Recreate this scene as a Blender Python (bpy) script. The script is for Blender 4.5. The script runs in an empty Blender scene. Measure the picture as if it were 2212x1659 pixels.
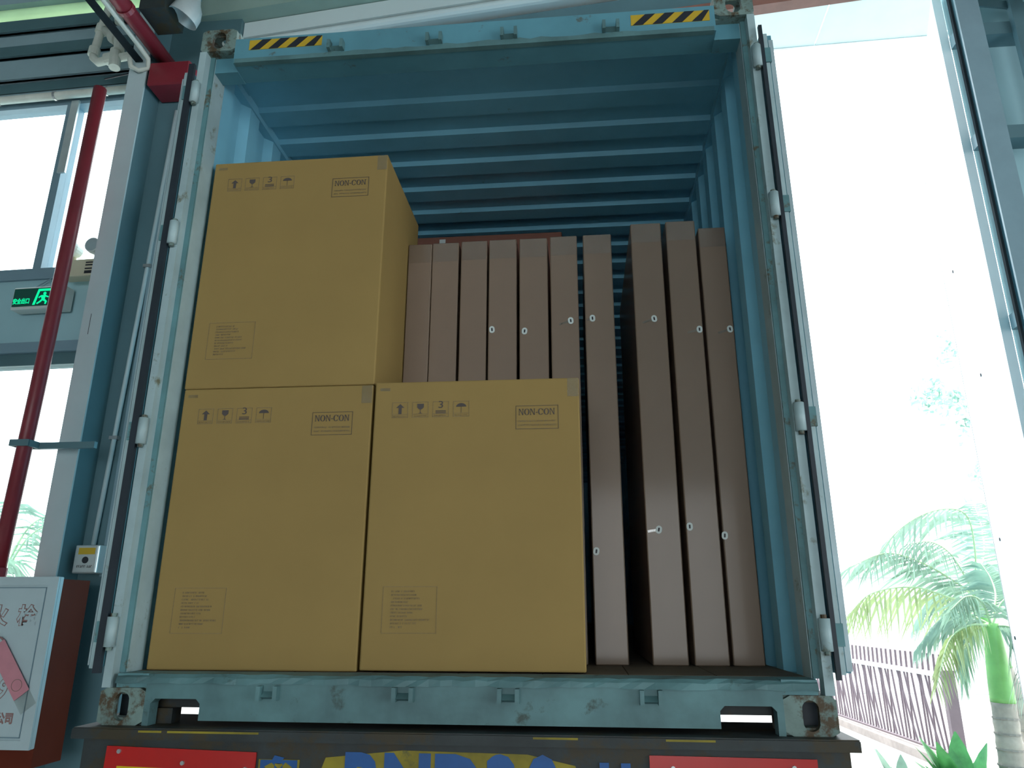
import bpy, bmesh, math, random
from mathutils import Vector, Matrix
random.seed(7)
S = bpy.context.scene
COL = S.collection
GZ = -1.25            # ground level; z = 0 is the underside of the container, y = 0 its rear face

# ------------------------------------------------------------------ camera
cam = bpy.data.cameras.new('camera'); cam_o = bpy.data.objects.new('camera', cam); COL.objects.link(cam_o)
cam.sensor_width = 36.0; cam.lens = 1580.57 / 2212 * 36; cam.clip_end = 300
_yaw, _pit, _rol = -0.0941, 0.3007, 0.0016
_f = Vector((math.sin(_yaw) * math.cos(_pit), math.cos(_yaw) * math.cos(_pit), math.sin(_pit)))
_r = Vector((math.cos(_yaw), -math.sin(_yaw), 0)); _u = _r.cross(_f)
_r2 = _r * math.cos(_rol) + _u * math.sin(_rol); _u2 = _u * math.cos(_rol) - _r * math.sin(_rol)
_m = Matrix((_r2, _u2, -_f)).transposed().to_4x4(); _m.translation = (0.4392, -2.5675, 0.3715)
cam_o.matrix_world = _m
S.camera = cam_o
# ------------------------------------------------------------------ world, sun, exposure
w = bpy.data.worlds.new('sky'); S.world = w; w.use_nodes = True
bg = w.node_tree.nodes['Background']; bg.inputs[0].default_value = (0.90, 0.97, 1.0, 1); bg.inputs[1].default_value = 5.0
sun = bpy.data.lights.new('sun', 'SUN'); sun_o = bpy.data.objects.new('sun', sun); COL.objects.link(sun_o)
sun.energy = 5.0; sun.angle = math.radians(2); sun.color = (1, 0.97, 0.9)
sun_o.rotation_euler = Vector((0.25, -0.5, -0.83)).to_track_quat('-Z', 'Y').to_euler()
S.view_settings.view_transform = 'Standard'; S.view_settings.look = 'None'
S.view_settings.gamma = 1.0; S.view_settings.exposure = 0.0; S.view_settings.use_curve_mapping = False

# ------------------------------------------------------------------ materials
MATS = {}
def mat(name, col, rough=0.6, metal=0.0, var=0.12, scale=6.0, rust=None, rust_amt=0.0, rust_scale=5.0, bump=0.0,
        coat=0.0, emis=None, estr=0.0, trans=0.0, spec=0.5, rustcol=(0.10, 0.045, 0.02)):
    if name in MATS: return MATS[name]
    m = bpy.data.materials.new(name); m.use_nodes = True; nt = m.node_tree; n = nt.nodes; L = nt.links
    b = n['Principled BSDF']; out = n['Material Output']
    b.inputs['Roughness'].default_value = rough; b.inputs['Metallic'].default_value = metal
    b.inputs['Specular IOR Level'].default_value = spec
    if coat: b.inputs['Coat Weight'].default_value = coat; b.inputs['Coat Roughness'].default_value = 0.12
    tc = n.new('ShaderNodeTexCoord')
    def noise(s, d=4, r=0.6):
        t = n.new('ShaderNodeTexNoise'); t.inputs['Scale'].default_value = s; t.inputs['Detail'].default_value = d
        t.inputs['Roughness'].default_value = r; L.new(tc.outputs['Object'], t.inputs['Vector']); return t
    def ramp(src, a, bb):
        r = n.new('ShaderNodeMapRange'); r.inputs[1].default_value = a; r.inputs[2].default_value = bb; L.new(src, r.inputs[0]); return r
    def mixc(fac, A, Bc):
        x = n.new('ShaderNodeMix'); x.data_type = 'RGBA'
        if hasattr(fac, 'links'): L.new(fac, x.inputs[0])
        else: x.inputs[0].default_value = fac
        for i, c in ((6, A), (7, Bc)):
            if hasattr(c, 'links'): L.new(c, x.inputs[i])
            else: x.inputs[i].default_value = (*c[:3], 1)
        return x.outputs[2]
    c = tuple(col)
    lo = tuple(v * (1 - var) for v in c); hi = tuple(min(1, v * (1 + var)) for v in c)
    nz = noise(scale)
    cc = mixc(ramp(nz.outputs[0], 0.3, 0.7).outputs[0], lo, hi)
    if rust_amt > 0:
        rz = noise(rust_scale, 7, 0.72)
        th = 0.72 - 0.3 * rust_amt
        cc = mixc(ramp(rz.outputs[0], th, th + 0.09).outputs[0], cc, rustcol)
    L.new(cc, b.inputs['Base Color'])
    if bump:
        bz = noise(scale * 6, 3); bp = n.new('ShaderNodeBump'); bp.inputs['Strength'].default_value = bump
        bp.inputs['Distance'].default_value = 0.004
        L.new(bz.outputs[0], bp.inputs['Height']); L.new(bp.outputs[0], b.inputs['Normal'])
    if emis: b.inputs['Emission Color'].default_value = (*emis, 1); b.inputs['Emission Strength'].default_value = estr
    if trans > 0:
        tr = n.new('ShaderNodeBsdfTranslucent'); L.new(cc, tr.inputs[0]); mx = n.new('ShaderNodeMixShader')
        mx.inputs[0].default_value = trans; L.new(b.outputs[0], mx.inputs[1]); L.new(tr.outputs[0], mx.inputs[2]); L.new(mx.outputs[0], out.inputs[0])
    MATS[name] = m; return m
def glass(name, col=(1, 1, 1), gloss=0.08, rough=0.02):
    if name in MATS: return MATS[name]
    m = bpy.data.materials.new(name); m.use_nodes = True; nt = m.node_tree; n = nt.nodes; L = nt.links
    n.remove(n['Principled BSDF']); t = n.new('ShaderNodeBsdfTransparent'); t.inputs[0].default_value = (*col, 1)
    g = n.new('ShaderNodeBsdfGlossy'); g.inputs['Roughness'].default_value = rough
    mx = n.new('ShaderNodeMixShader'); mx.inputs[0].default_value = gloss
    L.new(t.outputs[0], mx.inputs[1]); L.new(g.outputs[0], mx.inputs[2]); L.new(mx.outputs[0], n['Material Output'].inputs[0])
    MATS[name] = m; return m

PAINT = mat('container_paint', (0.10, 0.275, 0.34), 0.45, var=0.15, scale=3, rust_amt=0.36, rust_scale=9, rustcol=(0.09, 0.10, 0.08), bump=0.1)
PAINT_WORN_SHADE = mat('container_paint_worn_and_shade', (0.10, 0.23, 0.25), 0.55, var=0.25, scale=5, rust_amt=0.5, rust_scale=14, bump=0.2, rustcol=(0.085, 0.075, 0.045))  # worn paint, also used to darken the post groove as shade
SILLP = mat('sill_grimy_paint', (0.085, 0.18, 0.19), 0.55, var=0.35, scale=4, rust_amt=0.42, rust_scale=7, bump=0.2, rustcol=(0.04, 0.07, 0.06))
PAINT_IN = mat('container_inside_paint', (0.22, 0.54, 0.70), 0.42, var=0.08, scale=2.5, rust_amt=0.2, rust_scale=6)
POST_IN = mat('container_post_paint', (0.36, 0.48, 0.50), 0.4, var=0.15, scale=4, rust_amt=0.40, rust_scale=7, rustcol=(0.15, 0.15, 0.09))
CAST = mat('casting_steel', (0.16, 0.235, 0.215), 0.6, var=0.25, scale=9, rust_amt=0.78, rust_scale=10, bump=0.3, rustcol=(0.065, 0.04, 0.016))
TRACK = mat('matt_black_track', (0.012, 0.02, 0.025), 0.9, var=0.2, spec=0.1)
RUBBER = mat('black_rubber', (0.012, 0.02, 0.03), 0.5, var=0.2)
EDGE = mat('galvanised_edge', (0.42, 0.52, 0.55), 0.35, 0.3, var=0.1)
PLY = mat('container_plywood', (0.10, 0.075, 0.05), 0.7, var=0.25, scale=5)
CHAS = mat('chassis_dirty_steel', (0.020, 0.027, 0.028), 0.6, var=0.3, scale=7, rust_amt=0.75, rust_scale=6, bump=0.3, rustcol=(0.035, 0.026, 0.010))
KRAFT = mat('kraft_cardboard', (0.305, 0.202, 0.068), 0.75, var=0.05, scale=2.2, bump=0.04, spec=0.25)
KRAFT2 = mat('wrapped_cardboard', (0.22, 0.155, 0.112), 0.5, var=0.06, scale=2.0, coat=0.35, spec=0.3)
KRAFT3 = mat('red_brown_cardboard', (0.24, 0.09, 0.06), 0.7, var=0.1, scale=3)
INK = mat('print_ink', (0.07, 0.055, 0.05), 0.7, var=0.1)
INK2 = mat('faint_ink', (0.22, 0.16, 0.085), 0.75, var=0.2, scale=80)
TAPE = glass('clear_tape', (0.95, 0.95, 0.94), 0.10, 0.2)
FILM = glass('clear_film', (0.97, 0.97, 0.97), 0.05, 0.2)
WHITE = mat('white_plastic', (0.62, 0.68, 0.66), 0.4, var=0.05)
BLACK = mat('black_paint', (0.01, 0.012, 0.02), 0.5, var=0.1)
YEL = mat('yellow_film', (0.55, 0.36, 0.02), 0.35, var=0.08)
REDF = mat('red_reflective_film', (0.45, 0.01, 0.008), 0.3, var=0.06, coat=0.3)
YELF = mat('yellow_reflective_film', (0.62, 0.42, 0.01), 0.3, var=0.08, coat=0.3)
BLUE = mat('blue_letter_paint', (0.004, 0.075, 0.26), 0.5, var=0.15, scale=12)
YPAINT = mat('yellow_letter_ground', (0.24, 0.19, 0.008), 0.6, var=0.4, scale=6, rust_amt=0.4, rust_scale=5, rustcol=(0.05, 0.06, 0.03))
STEEL = mat('steel_screw', (0.5, 0.5, 0.5), 0.35, 0.8, var=0.1)
COLP = mat('column_white_paint', (0.48, 0.58, 0.60), 0.45, var=0.05, scale=3)
COLT = mat('teal_paint_and_column_shade', (0.10, 0.19, 0.22), 0.5, var=0.08, scale=2)  # teal steel paint; on the left column's web it stands in for shade
JAMB = mat('jamb_grey_paint', (0.22, 0.33, 0.38), 0.45, var=0.06)
WALLP = mat('wall_panel_paint', (0.34, 0.54, 0.59), 0.5, var=0.04, scale=2)
WALLD = mat('window_frame_grey', (0.19, 0.29, 0.35), 0.4, var=0.05)
CLAD = mat('cladding_sheet', (0.30, 0.42, 0.46), 0.45, var=0.08, scale=3)
CLADD = mat('cladding_dark', (0.08, 0.16, 0.18), 0.5, var=0.1, scale=3)
SKYP = mat('fibreglass_rooflight', (0.50, 0.62, 0.46), 0.5, var=0.08, scale=3, trans=0.6)
GREENS = mat('header_green_grey', (0.27, 0.37, 0.32), 0.55, var=0.08, scale=3)
PANEL = mat('sandwich_panel_white', (0.62, 0.70, 0.70), 0.4, var=0.04, scale=2)
BROWN = mat('brown_steel', (0.30, 0.13, 0.10), 0.5, var=0.15)
REDP = mat('fire_red_paint', (0.22, 0.018, 0.03), 0.4, var=0.15, scale=3)
REDC = mat('cabinet_red_paint', (0.13, 0.022, 0.010), 0.65, var=0.1, scale=3, spec=0.15)
CABW = mat('cabinet_white', (0.50, 0.60, 0.63), 0.35, var=0.04)
ALU = mat('aluminium', (0.62, 0.66, 0.66), 0.3, 0.5, var=0.1)
BEIGE = mat('beige_plastic', (0.55, 0.52, 0.38), 0.45, var=0.05)
PVC = mat('pvc_white', (0.60, 0.62, 0.55), 0.4, var=0.1, scale=8)
GLOW = mat('exit_green_glow', (0.0, 0.4, 0.2), 0.5, var=0.0, emis=(0.0, 0.9, 0.35), estr=0.9)
SIGND = mat('exit_sign_face', (0.004, 0.05, 0.04), 0.3, var=0.1, emis=(0.0, 0.10, 0.06), estr=0.12)
PINK = mat('pink_paper_tape', (0.62, 0.25, 0.30), 0.6, var=0.08, scale=10)
OUTL = mat('outline_ink', (0.30, 0.16, 0.15), 0.6, var=0.1)
PANE = glass('window_pane', (0.96, 1, 1), 0.06)
CONC = mat('concrete_floor', (0.27, 0.29, 0.29), 0.6, var=0.12, scale=1.5)
YARD = mat('pale_concrete_yard', (0.44, 0.44, 0.42), 0.8, var=0.08, scale=0.8)
CEIL = mat('warehouse_roof', (0.35, 0.42, 0.42), 0.6, var=0.05)
CANO = mat('canopy_sheet', (0.60, 0.66, 0.66), 0.5, var=0.02, trans=0.5)
DOORW = mat('white_door_leaf', (0.85, 0.90, 0.92), 0.4, var=0.02)
BAR = mat('gate_bar', (0.16, 0.11, 0.13), 0.5, var=0.1)
KERB = mat('kerb', (0.35, 0.28, 0.26), 0.7, var=0.2)
HOUSE = mat('render_white', (0.8, 0.8, 0.8), 0.7, var=0.02)
ROOFG = mat('grey_roof', (0.35, 0.37, 0.40), 0.6, var=0.1)
LEAF = mat('palm_leaf', (0.30, 0.43, 0.34), 0.45, var=0.25, scale=4, trans=0.35)
LEAFY = mat('palm_leaf_yellowing', (0.36, 0.44, 0.22), 0.5, var=0.25, scale=4, trans=0.35)
STALK = mat('palm_stalk', (0.45, 0.58, 0.34), 0.5, var=0.15)
SHAFT = mat('palm_crownshaft', (0.22, 0.46, 0.14), 0.4, var=0.25, scale=3)
TRUNK = mat('palm_trunk', (0.36, 0.30, 0.26), 0.8, var=0.2, scale=8)
TREEL = mat('tree_leaf', (0.34, 0.52, 0.46), 0.5, var=0.25, scale=3, trans=0.4)
PALEBARK = mat('pale_bark', (0.62, 0.60, 0.57), 0.8, var=0.1)
BARK = mat('bark', (0.26, 0.22, 0.20), 0.8, var=0.2)
SHRUB = mat('shrub_leaf', (0.09, 0.30, 0.10), 0.4, var=0.35, scale=6, trans=0.2)
TYRE = mat('tyre', (0.02, 0.02, 0.02), 0.8, var=0.2)

# ------------------------------------------------------------------ mesh helpers
class B:
    def __init__(s): s.bm = bmesh.new()
    def box(s, x0, x1, y0, y1, z0, z1, M=None):
        vs = [s.bm.verts.new((x, y, z)) for x in (x0, x1) for y in (y0, y1) for z in (z0, z1)]
        for f in ((0, 1, 3, 2), (4, 6, 7, 5), (0, 4, 5, 1), (2, 3, 7, 6), (0, 2, 6, 4), (1, 5, 7, 3)): s.bm.faces.new([vs[i] for i in f])
        if M is not None:
            for v in vs: v.co = M @ v.co
        return s
    def prism(s, pts, d):                      # closed planar loop of 3-D points pushed along d
        d = Vector(d); a = [s.bm.verts.new(q) for q in pts]; b = [s.bm.verts.new(Vector(q) + d) for q in pts]; n = len(a)
        s.bm.faces.new(a[::-1]); s.bm.faces.new(b)
        for i in range(n): s.bm.faces.new((a[i], a[(i + 1) % n], b[(i + 1) % n], b[i]))
        return s
    def ring(s, outer, inner, d):              # plate with a hole
        d = Vector(d); n = len(outer)
        o, i_, o2, i2 = [[s.bm.verts.new(Vector(q) + e) for q in L] for L, e in ((outer, Vector()), (inner, Vector()), (outer, d), (inner, d))]
        for k in range(n):
            j = (k + 1) % n
            s.bm.faces.new((o[k], o[j], i_[j], i_[k])); s.bm.faces.new((o2[j], o2[k], i2[k], i2[j]))
            s.bm.faces.new((o[j], o[k], o2[k], o2[j])); s.bm.faces.new((i_[k], i_[j], i2[j], i2[k]))
        return s
    def tube(s, pts, r, n=10, caps=True):      # r number or list
        pts = [Vector(q) for q in pts]; R = r if isinstance(r, (list, tuple)) else [r] * len(pts); loops = []
        up = None
        for k, q in enumerate(pts):
            t = (pts[min(k + 1, len(pts) - 1)] - pts[max(k - 1, 0)]).normalized()
            if up is None: up = t.orthogonal().normalized()
            else:
                up = up - t * up.dot(t); up = up.normalized() if up.length > 1e-4 else t.orthogonal().normalized()
            sd = t.cross(up)
            loops.append([s.bm.verts.new(q + (up * math.cos(2 * math.pi * i / n) + sd * math.sin(2 * math.pi * i / n)) * R[k]) for i in range(n)])
        for A, C in zip(loops, loops[1:]):
            for i in range(n): s.bm.faces.new((A[i], A[(i + 1) % n], C[(i + 1) % n], C[i]))
        if caps: s.bm.faces.new(loops[0][::-1]); s.bm.faces.new(loops[-1])
        return s
    def sheet(s, pts):                          # quads from vertex rows
        rows = [[s.bm.verts.new(q) for q in r] for r in pts]
        for a, b in zip(rows, rows[1:]):
            for i in range(len(a) - 1): s.bm.faces.new((a[i], a[i + 1], b[i + 1], b[i]))
        return s
    def face(s, pts): s.bm.faces.new([s.bm.verts.new(q) for q in pts]); return s
    def bevel(s, w, seg=2):
        bmesh.ops.bevel(s.bm, geom=s.bm.edges[:], offset=w, segments=seg, affect='EDGES', profile=0.5); return s
    def build(s, name, m, parent=None, smooth=False, label=None, loc=None):
        bmesh.ops.recalc_face_normals(s.bm, faces=s.bm.faces[:])
        me = bpy.data.meshes.new(name); s.bm.to_mesh(me); s.bm.free(); me.materials.append(m)
        if smooth:
            for p in me.polygons: p.use_smooth = True
        return link(name, me, parent, label, loc)
def link(name, me, parent=None, label=None, loc=None):
    o = bpy.data.objects.new(name, me); COL.objects.link(o); o.parent = parent
    if label: o['label'] = label
    if loc: o.location = loc
    return o
def tag(o, label, cat, group=None, kind=None):
    o['label'] = label; o['category'] = cat
    if group: o['group'] = group
    if kind: o['kind'] = kind
    return o
def thing(name, label, cat, loc=(0, 0, 0), rz=0, group=None):
    o = bpy.data.objects.new(name, None); COL.objects.link(o); o.location = loc; o.rotation_euler = (0, 0, rz); o.empty_display_size = 0.1
    return tag(o, label, cat, group)
def struct(o, label=None):
    o['kind'] = 'structure'
    if label: o['label'] = label
    return o
def sroot(name, label, loc=(0, 0, 0), rz=0):
    o = bpy.data.objects.new(name, None); COL.objects.link(o); o.location = loc; o.rotation_euler = (0, 0, rz); return struct(o, label)
def bx(name, m, parent, x0, x1, y0, y1, z0, z1, bev=0.0, label=None):
    b = B().box(x0, x1, y0, y1, z0, z1)
    if bev: b.bevel(bev)
    return b.build(name, m, parent, label=label)
def obround(n, hw, hh):                         # stadium/ellipse-like hole outline, n points, (a, b) pairs
    r = min(hw, hh); pts = []
    for k in range(n):
        a = 2 * math.pi * k / n; c, s_ = math.cos(a), math.sin(a)
        pts.append((c * r + math.copysign(hw - r, c) * (abs(c) > 1e-6), s_ * r + math.copysign(hh - r, s_) * (abs(s_) > 1e-6)))
    return pts
def rect_at(n, hw, hh):
    pts = []
    for k in range(n):
        a = 2 * math.pi * k / n; c, s_ = math.cos(a), math.sin(a); t = min(hw / max(abs(c), 1e-6), hh / max(abs(s_), 1e-6)); pts.append((c * t, s_ * t))
    return pts
def text_mesh(body, size, off=0.0, depth=0.0004):
    cu = bpy.data.curves.new('txt', 'FONT'); cu.body = body; cu.size = size; cu.offset = off; cu.extrude = depth; cu.resolution_u = 3
    cu.align_x = 'CENTER'; cu.align_y = 'CENTER'
    o = bpy.data.objects.new('txt', cu); COL.objects.link(o)
    dg = bpy.context.evaluated_depsgraph_get(); dg.update()
    me = bpy.data.meshes.new_from_object(o.evaluated_get(dg)); bpy.data.objects.remove(o); bpy.data.curves.remove(cu)
    return me
def text(name, body, size, m, parent, x, y, z, off=0.0, depth=0.0004, sx=1.0, label=None):   # faces -y
    me = text_mesh(body, size, off, depth)
    for v in me.vertices: v.co = (v.co.x * sx + x, -v.co.z + y, v.co.y + z)
    me.materials.clear(); me.materials.append(m); me.name = name
    return link(name, me, parent, label)

# ================================================================== SETTING
struct(bx('floor', CONC, None, -9, 9, -14, 1.7, GZ - 0.2, GZ), 'grey concrete warehouse floor')
struct(bx('trim_1', YARD, None, -40, 40, 1.7, 60, GZ - 0.2, GZ - 0.005), 'pale concrete yard outside the doorway')
struct(bx('ceiling', CEIL, None, -9.2, 9.2, -12.2, 1.9, 6.3, 6.5), 'warehouse roof underside')

struct(bx('wall_west', CEIL, None, -9.2, -9, -12, 1.7, GZ, 6.5), 'long left side wall of the warehouse')
WE = sroot('wall_east', 'right side wall of the warehouse with an opening added to let light in', (9, 0, 0))  # unseen wall; opening added to light the left inner faces
for y0, y1, z0, z1 in ((-12, -8.5, GZ, 6.3), (-1.5, 1.7, GZ, 6.3), (-8.5, -1.5, 3.6, 6.3)): bx('wall_panel', CEIL, WE, 0, 0.2, y0, y1, z0, z1)
WB = sroot('wall_back', 'rear warehouse wall with an opening sized for the indoor light', (0, -12.2, 0))  # unseen wall, put in with a narrowed opening to dim the hall
for x0, x1, z0, z1 in ((-9, -3.5, GZ, 6.3), (3.5, 9, GZ, 6.3), (-3.5, 3.5, 2.8, 6.3)): bx('wall_panel', CEIL, WB, x0, x1, 0, 0.2, z0, z1)
# left wall, seen beside the container; local x = 0 at the door side
WL = sroot('wall_left', 'blue-grey inner warehouse wall left of the container', (-2.36, 1.58, 0), -0.035)
bx('wall_panel', WALLP, WL, -7, 0, 0, 0.12, 2.03, 2.49)
bx('wall_panel', WALLP, WL, -7, 0, 0, 0.12, GZ, 0.15)
bx('wall_panel', WALLP, WL, -7, -3.2, 0, 0.12, 0.15, 2.03)
bx('wall_panel', WALLP, WL, -7, -3.2, 0, 0.12, 2.49, 3.98)
zs = [(3.93, 4.03, CLAD, 0.02), (4.03, 4.14, CLADD, 0.0), (4.14, 4.34, CLAD, 0.02), (4.34, 4.46, CLADD, 0.035), (4.46, 4.59, CLAD, 0.0), (4.59, 4.72, CLADD, 0.02)]
for z0, z1, m, dy in zs:
    b = B().box(-7, 0, -dy, 0.10, z0, z1 - 0.012); b.box(-7, 0, -dy - 0.018, 0.02 - dy, z0 - 0.0, z0 + 0.012)
    b.build('cladding_sheet', m, WL)
bx('rooflight_sheet', SKYP, WL, -7, 0.1, 0.05, 0.055, 4.72, 4.90, label='pale green translucent rooflight strip')
bx('cladding_sheet', CLAD, WL, -7, 0, 0.0, 0.1, 4.90, 6.3)
# windows
W1 = sroot('window_1', 'tall upper window full of white daylight', (-2.36, 1.58, 0), -0.035)
for x0, x1, z0, z1 in ((-3.2, 0, 2.49, 2.57), (-3.2, 0, 3.88, 3.94), (-0.06, 0.0, 2.57, 3.88), (-3.2, -3.14, 2.57, 3.88), (-0.84, -0.78, 2.57, 3.88), (-1.9, -1.84, 2.57, 3.88)):
    bx('frame_bar', WALLD, W1, x0, x1, -0.02, 0.08, z0, z1)
for x0, x1 in ((-0.78, -0.06), (-1.84, -0.84), (-3.14, -1.9)): bx('pane', PANE, W1, x0, x1, 0.03, 0.035, 2.57, 3.88)
bx('sash_stile', ALU, W1, -0.80, -0.74, -0.035, -0.02, 3.3, 3.9)
W2 = sroot('window_2', 'lower window with palm leaves behind it', (-2.36, 1.58, 0), -0.035)
bx('frame_bar', WALLD, W2, -3.2, 0, -0.04, 0.08, 1.96, 2.03); bx('frame_bar', CLADD, W2, -3.2, 0, -0.01, 0.08, 1.88, 1.96)
for x0, x1, z0, z1 in ((-3.2, 0, 0.15, 0.22), (-0.06, 0, 0.22, 1.88), (-3.2, -3.14, 0.22, 1.88), (-1.5, -1.44, 0.22, 1.88)):
    bx('frame_bar', WALLD, W2, x0, x1, -0.02, 0.08, z0, z1)
for x0, x1 in ((-1.44, -0.06), (-3.14, -1.5)): bx('pane', PANE, W2, x0, x1, 0.03, 0.035, 0.22, 1.88)
# door jamb left
struct(B().box(-2.36, -2.00, 1.38, 1.75, GZ, 3.86).build('trim_2', COLT), 'dark teal steel door jamb left of the container')
bx('jamb_head', CLADD, bpy.data.objects['trim_2'], -2.36, -1.85, 1.40, 1.6, 3.862, 6.3)
# right wall
WR = sroot('wall_right', 'pale wall with dark girts right of the doorway', (2.9, 1.5, 0), 0.0)
bx('wall_panel', WALLP, WR, 0.05, 6, 0.06, 0.14, GZ, 6.3)
for z in (0.6, 1.9, 3.08, 3.84, 5.0): bx('girt', COLT, WR, 0.0, 6, -0.06, 0.06, z, z + 0.09)
bx('wall_stud', COLT, WR, 0.31, 0.39, -0.1, -0.06, 3.0, 5.6)
B().prism([(0.1, -0.075, 4.06), (0.1, -0.075, 4.12), (2.2, -0.075, 3.70), (2.2, -0.075, 3.64)], (0, 0.012, 0)).build('girt_brace', COLT, WR)
struct(B().box(2.62, 9, 1.64, 1.7, 4.8, 6.3).build('trim_3', PANEL), 'panel above the right side of the doorway')

# roller shutter housing / header over the doorway, turned a few degrees
HD = sroot('trim_4', 'header boards and shutter housing above the container', (0, 1.30, 0), -0.10)
bx('lip_beam', BROWN, HD, -2.0, 4.2, -0.03, 0.05, 3.88, 3.95)
bx('header_board', COLT, HD, -2.0, 4.2, 0.0, 0.1, 3.95, 4.105)
bx('header_board', BLACK, HD, -2.0, 4.2, 0.09, 0.1, 4.105, 4.15)  # black strip in place of the shadow gap below the roller
b = B(); rows = []
for k in range(7):
    a = math.pi * k / 6; rows.append([(-1.85, -0.02 - 0.035 * math.sin(a), 4.185 - 0.035 * math.cos(a)), (4.2, -0.02 - 0.035 * math.sin(a), 4.185 - 0.035 * math.cos(a))])
b.sheet(rows); b.box(-1.85, 4.2, -0.02, 0.1, 4.15, 4.22); b.build('roller_board', PANEL, HD)
bx('header_board', PANEL, HD, -1.85, 4.2, -0.05, 0.1, 4.225, 4.35)
bx('header_board', GREENS, HD, -2.2, 4.2, -0.16, 0.1, 4.355, 4.62)
bx('header_board', GREENS, HD, -2.2, -1.86, -0.05, 0.1, 3.92, 4.35)
bx('header_board', CLAD, HD, -2.2, 4.2, -0.05, 0.1, 4.63, 6.3)

# white open door leaf and canopy outside
DL = sroot('door_1', 'white door leaf swung open outside the right column', (2.9, 1.55, 0), math.atan2(1.6, 0.57))
for k in range(4): bx('leaf_panel', DOORW, DL, 0.03 + k * 0.415, 0.44 + k * 0.415, 0, 0.05, GZ + 0.05, 4.3)
bx('leaf_edge', STEEL, DL, 1.69, 1.70, -0.003, 0.053, GZ + 0.05, 4.3)
for z, x in ((0.85, 1.4), (1.9, 0.9), (2.8, 1.2), (0.2, 1.55)):
    B().tube([(x, 0.05, z), (x, 0.056, z)], 0.012, 8).build('rivet', BLACK, DL)
CN = sroot('trim_5', 'white translucent canopy outside above the doorway', (1.9, 1.7, 4.75), -0.03)
for k in range(9): bx('canopy_sheet', CANO, CN, -4.5 + k * 1.0, -3.51 + k * 1.0, 0, 0.8, 0, 0.01)
bx('canopy_edge', ALU, CN, -4.5, 4.5, 0.8, 0.82, -0.005, 0.02)

# ================================================================== SHIPPING CONTAINER
CT = thing('shipping_container', 'teal-grey shipping container with open rear doors on a trailer', 'container')
W, H, LEN = 1.219, 2.896, 12.19
# corner castings: hollow, plates with holes
def casting(sx, top, y0):
    x1 = sx * W; x0 = sx * (W - 0.162); z0, z1 = (H - 0.118, H) if top else (0, 0.118); d = 0.178; t = 0.022
    N = 24; b = B(); cx, cz = (x0 + x1) / 2, (z0 + z1) / 2
    hw, hh = (0.026, 0.045) if not top else (0.033, 0.045)
    yf = y0; sgn = 1 if y0 < 6 else -1
    o = [(cx + a, yf, cz + c) for a, c in rect_at(N, 0.081, 0.059)]; i = [(cx + a, yf, cz + c) for a, c in obround(N, hw, hh)]
    b.ring(o, i, (0, t * sgn, 0))
    cy = yf + sgn * (t + (d - t) / 2)
    o = [(x1, cy + a, cz + c) for a, c in rect_at(N, (d - t) / 2, 0.059)]; i = [(x1, cy + a, cz + c) for a, c in obround(N, 0.052, 0.038)]
    b.ring(o, i, (-sx * t, 0, 0))
    ya, yb = sorted((yf + sgn * t, yf + sgn * d)); xi0, xi1 = sorted((x0, x1 - sx * t))
    if top:
        xm_, ym_ = (xi0 + xi1) / 2, (ya + yb) / 2
        o = [(xm_ + a, ym_ + c, z1) for a, c in rect_at(N, (xi1 - xi0) / 2, (yb - ya) / 2)]; i = [(xm_ + a, ym_ + c, z1) for a, c in obround(N, 0.034, 0.060)]
        b.ring(o, i, (0, 0, -t))
    else: b.box(xi0, xi1, ya, yb, z1 - t, z1)
    b.box(xi0, xi1, ya, yb, z0, z0 + t)
    xa, xb = sorted((x0, x0 + sx * t)); b.box(xa, xb, ya, yb, z0 + t, z1 - t)
    b.box(xi0, xi1, yb - t if sgn > 0 else ya, yb if sgn > 0 else ya + t, z0 + t, z1 - t)
    cb = b.build('corner_casting', CAST, CT)
    if not top: bx('casting_dark_fill', RUBBER, cb, min(x0 + sx * 0.03, x1 - sx * 0.03), max(x0 + sx * 0.03, x1 - sx * 0.03), cy - 0.02, cy + 0.02, z0 + t, z1 - t)  # added black block so the lower casting holes look shaded inside
for sx in (-1, 1):
    for top in (0, 1):
        casting(sx, top, 0.0); casting(sx, top, LEN)
# rear corner posts
for s in (-1, 1):
    pl = [(1.219, 0.0), (1.188, 0.0), (1.188, 0.048), (1.219, 0.048)]
    B().prism([(s * x, y, 0.118) for x, y in pl], (0, 0, H - 0.236)).build('corner_post', POST_IN, CT)
    a, c = sorted((s * 1.168, s * 1.188)); bx('post_groove', PAINT_WORN_SHADE, CT, a, c, 0.040, 0.049, 0.165, H - 0.118)  # groove coloured darker than the post, standing for recess shade
    a, c = sorted((s * 1.166, s * 1.219))
    bx('post_inner_face', POST_IN, CT, a, c, 0.05, 0.145, 0.165, H - 0.118)
    # hinge knuckles
    for z in (0.30, 1.02, 1.86, 2.55):
        h = B().tube([(s * 1.207, -0.012, z - 0.05), (s * 1.207, -0.012, z + 0.05)], 0.019, 12)
        hb = h.build('hinge', POST_IN, CT, smooth=True)
        bx('hinge_blade', PAINT_WORN_SHADE, hb, min(s * 1.207, s * 1.262), max(s * 1.207, s * 1.262), -0.018, -0.006, z - 0.035, z + 0.035)
        B().tube([(s * 1.207, -0.012, z - 0.062), (s * 1.207, -0.012, z + 0.062)], 0.010, 8).build('hinge_pin', CAST, hb)
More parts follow.
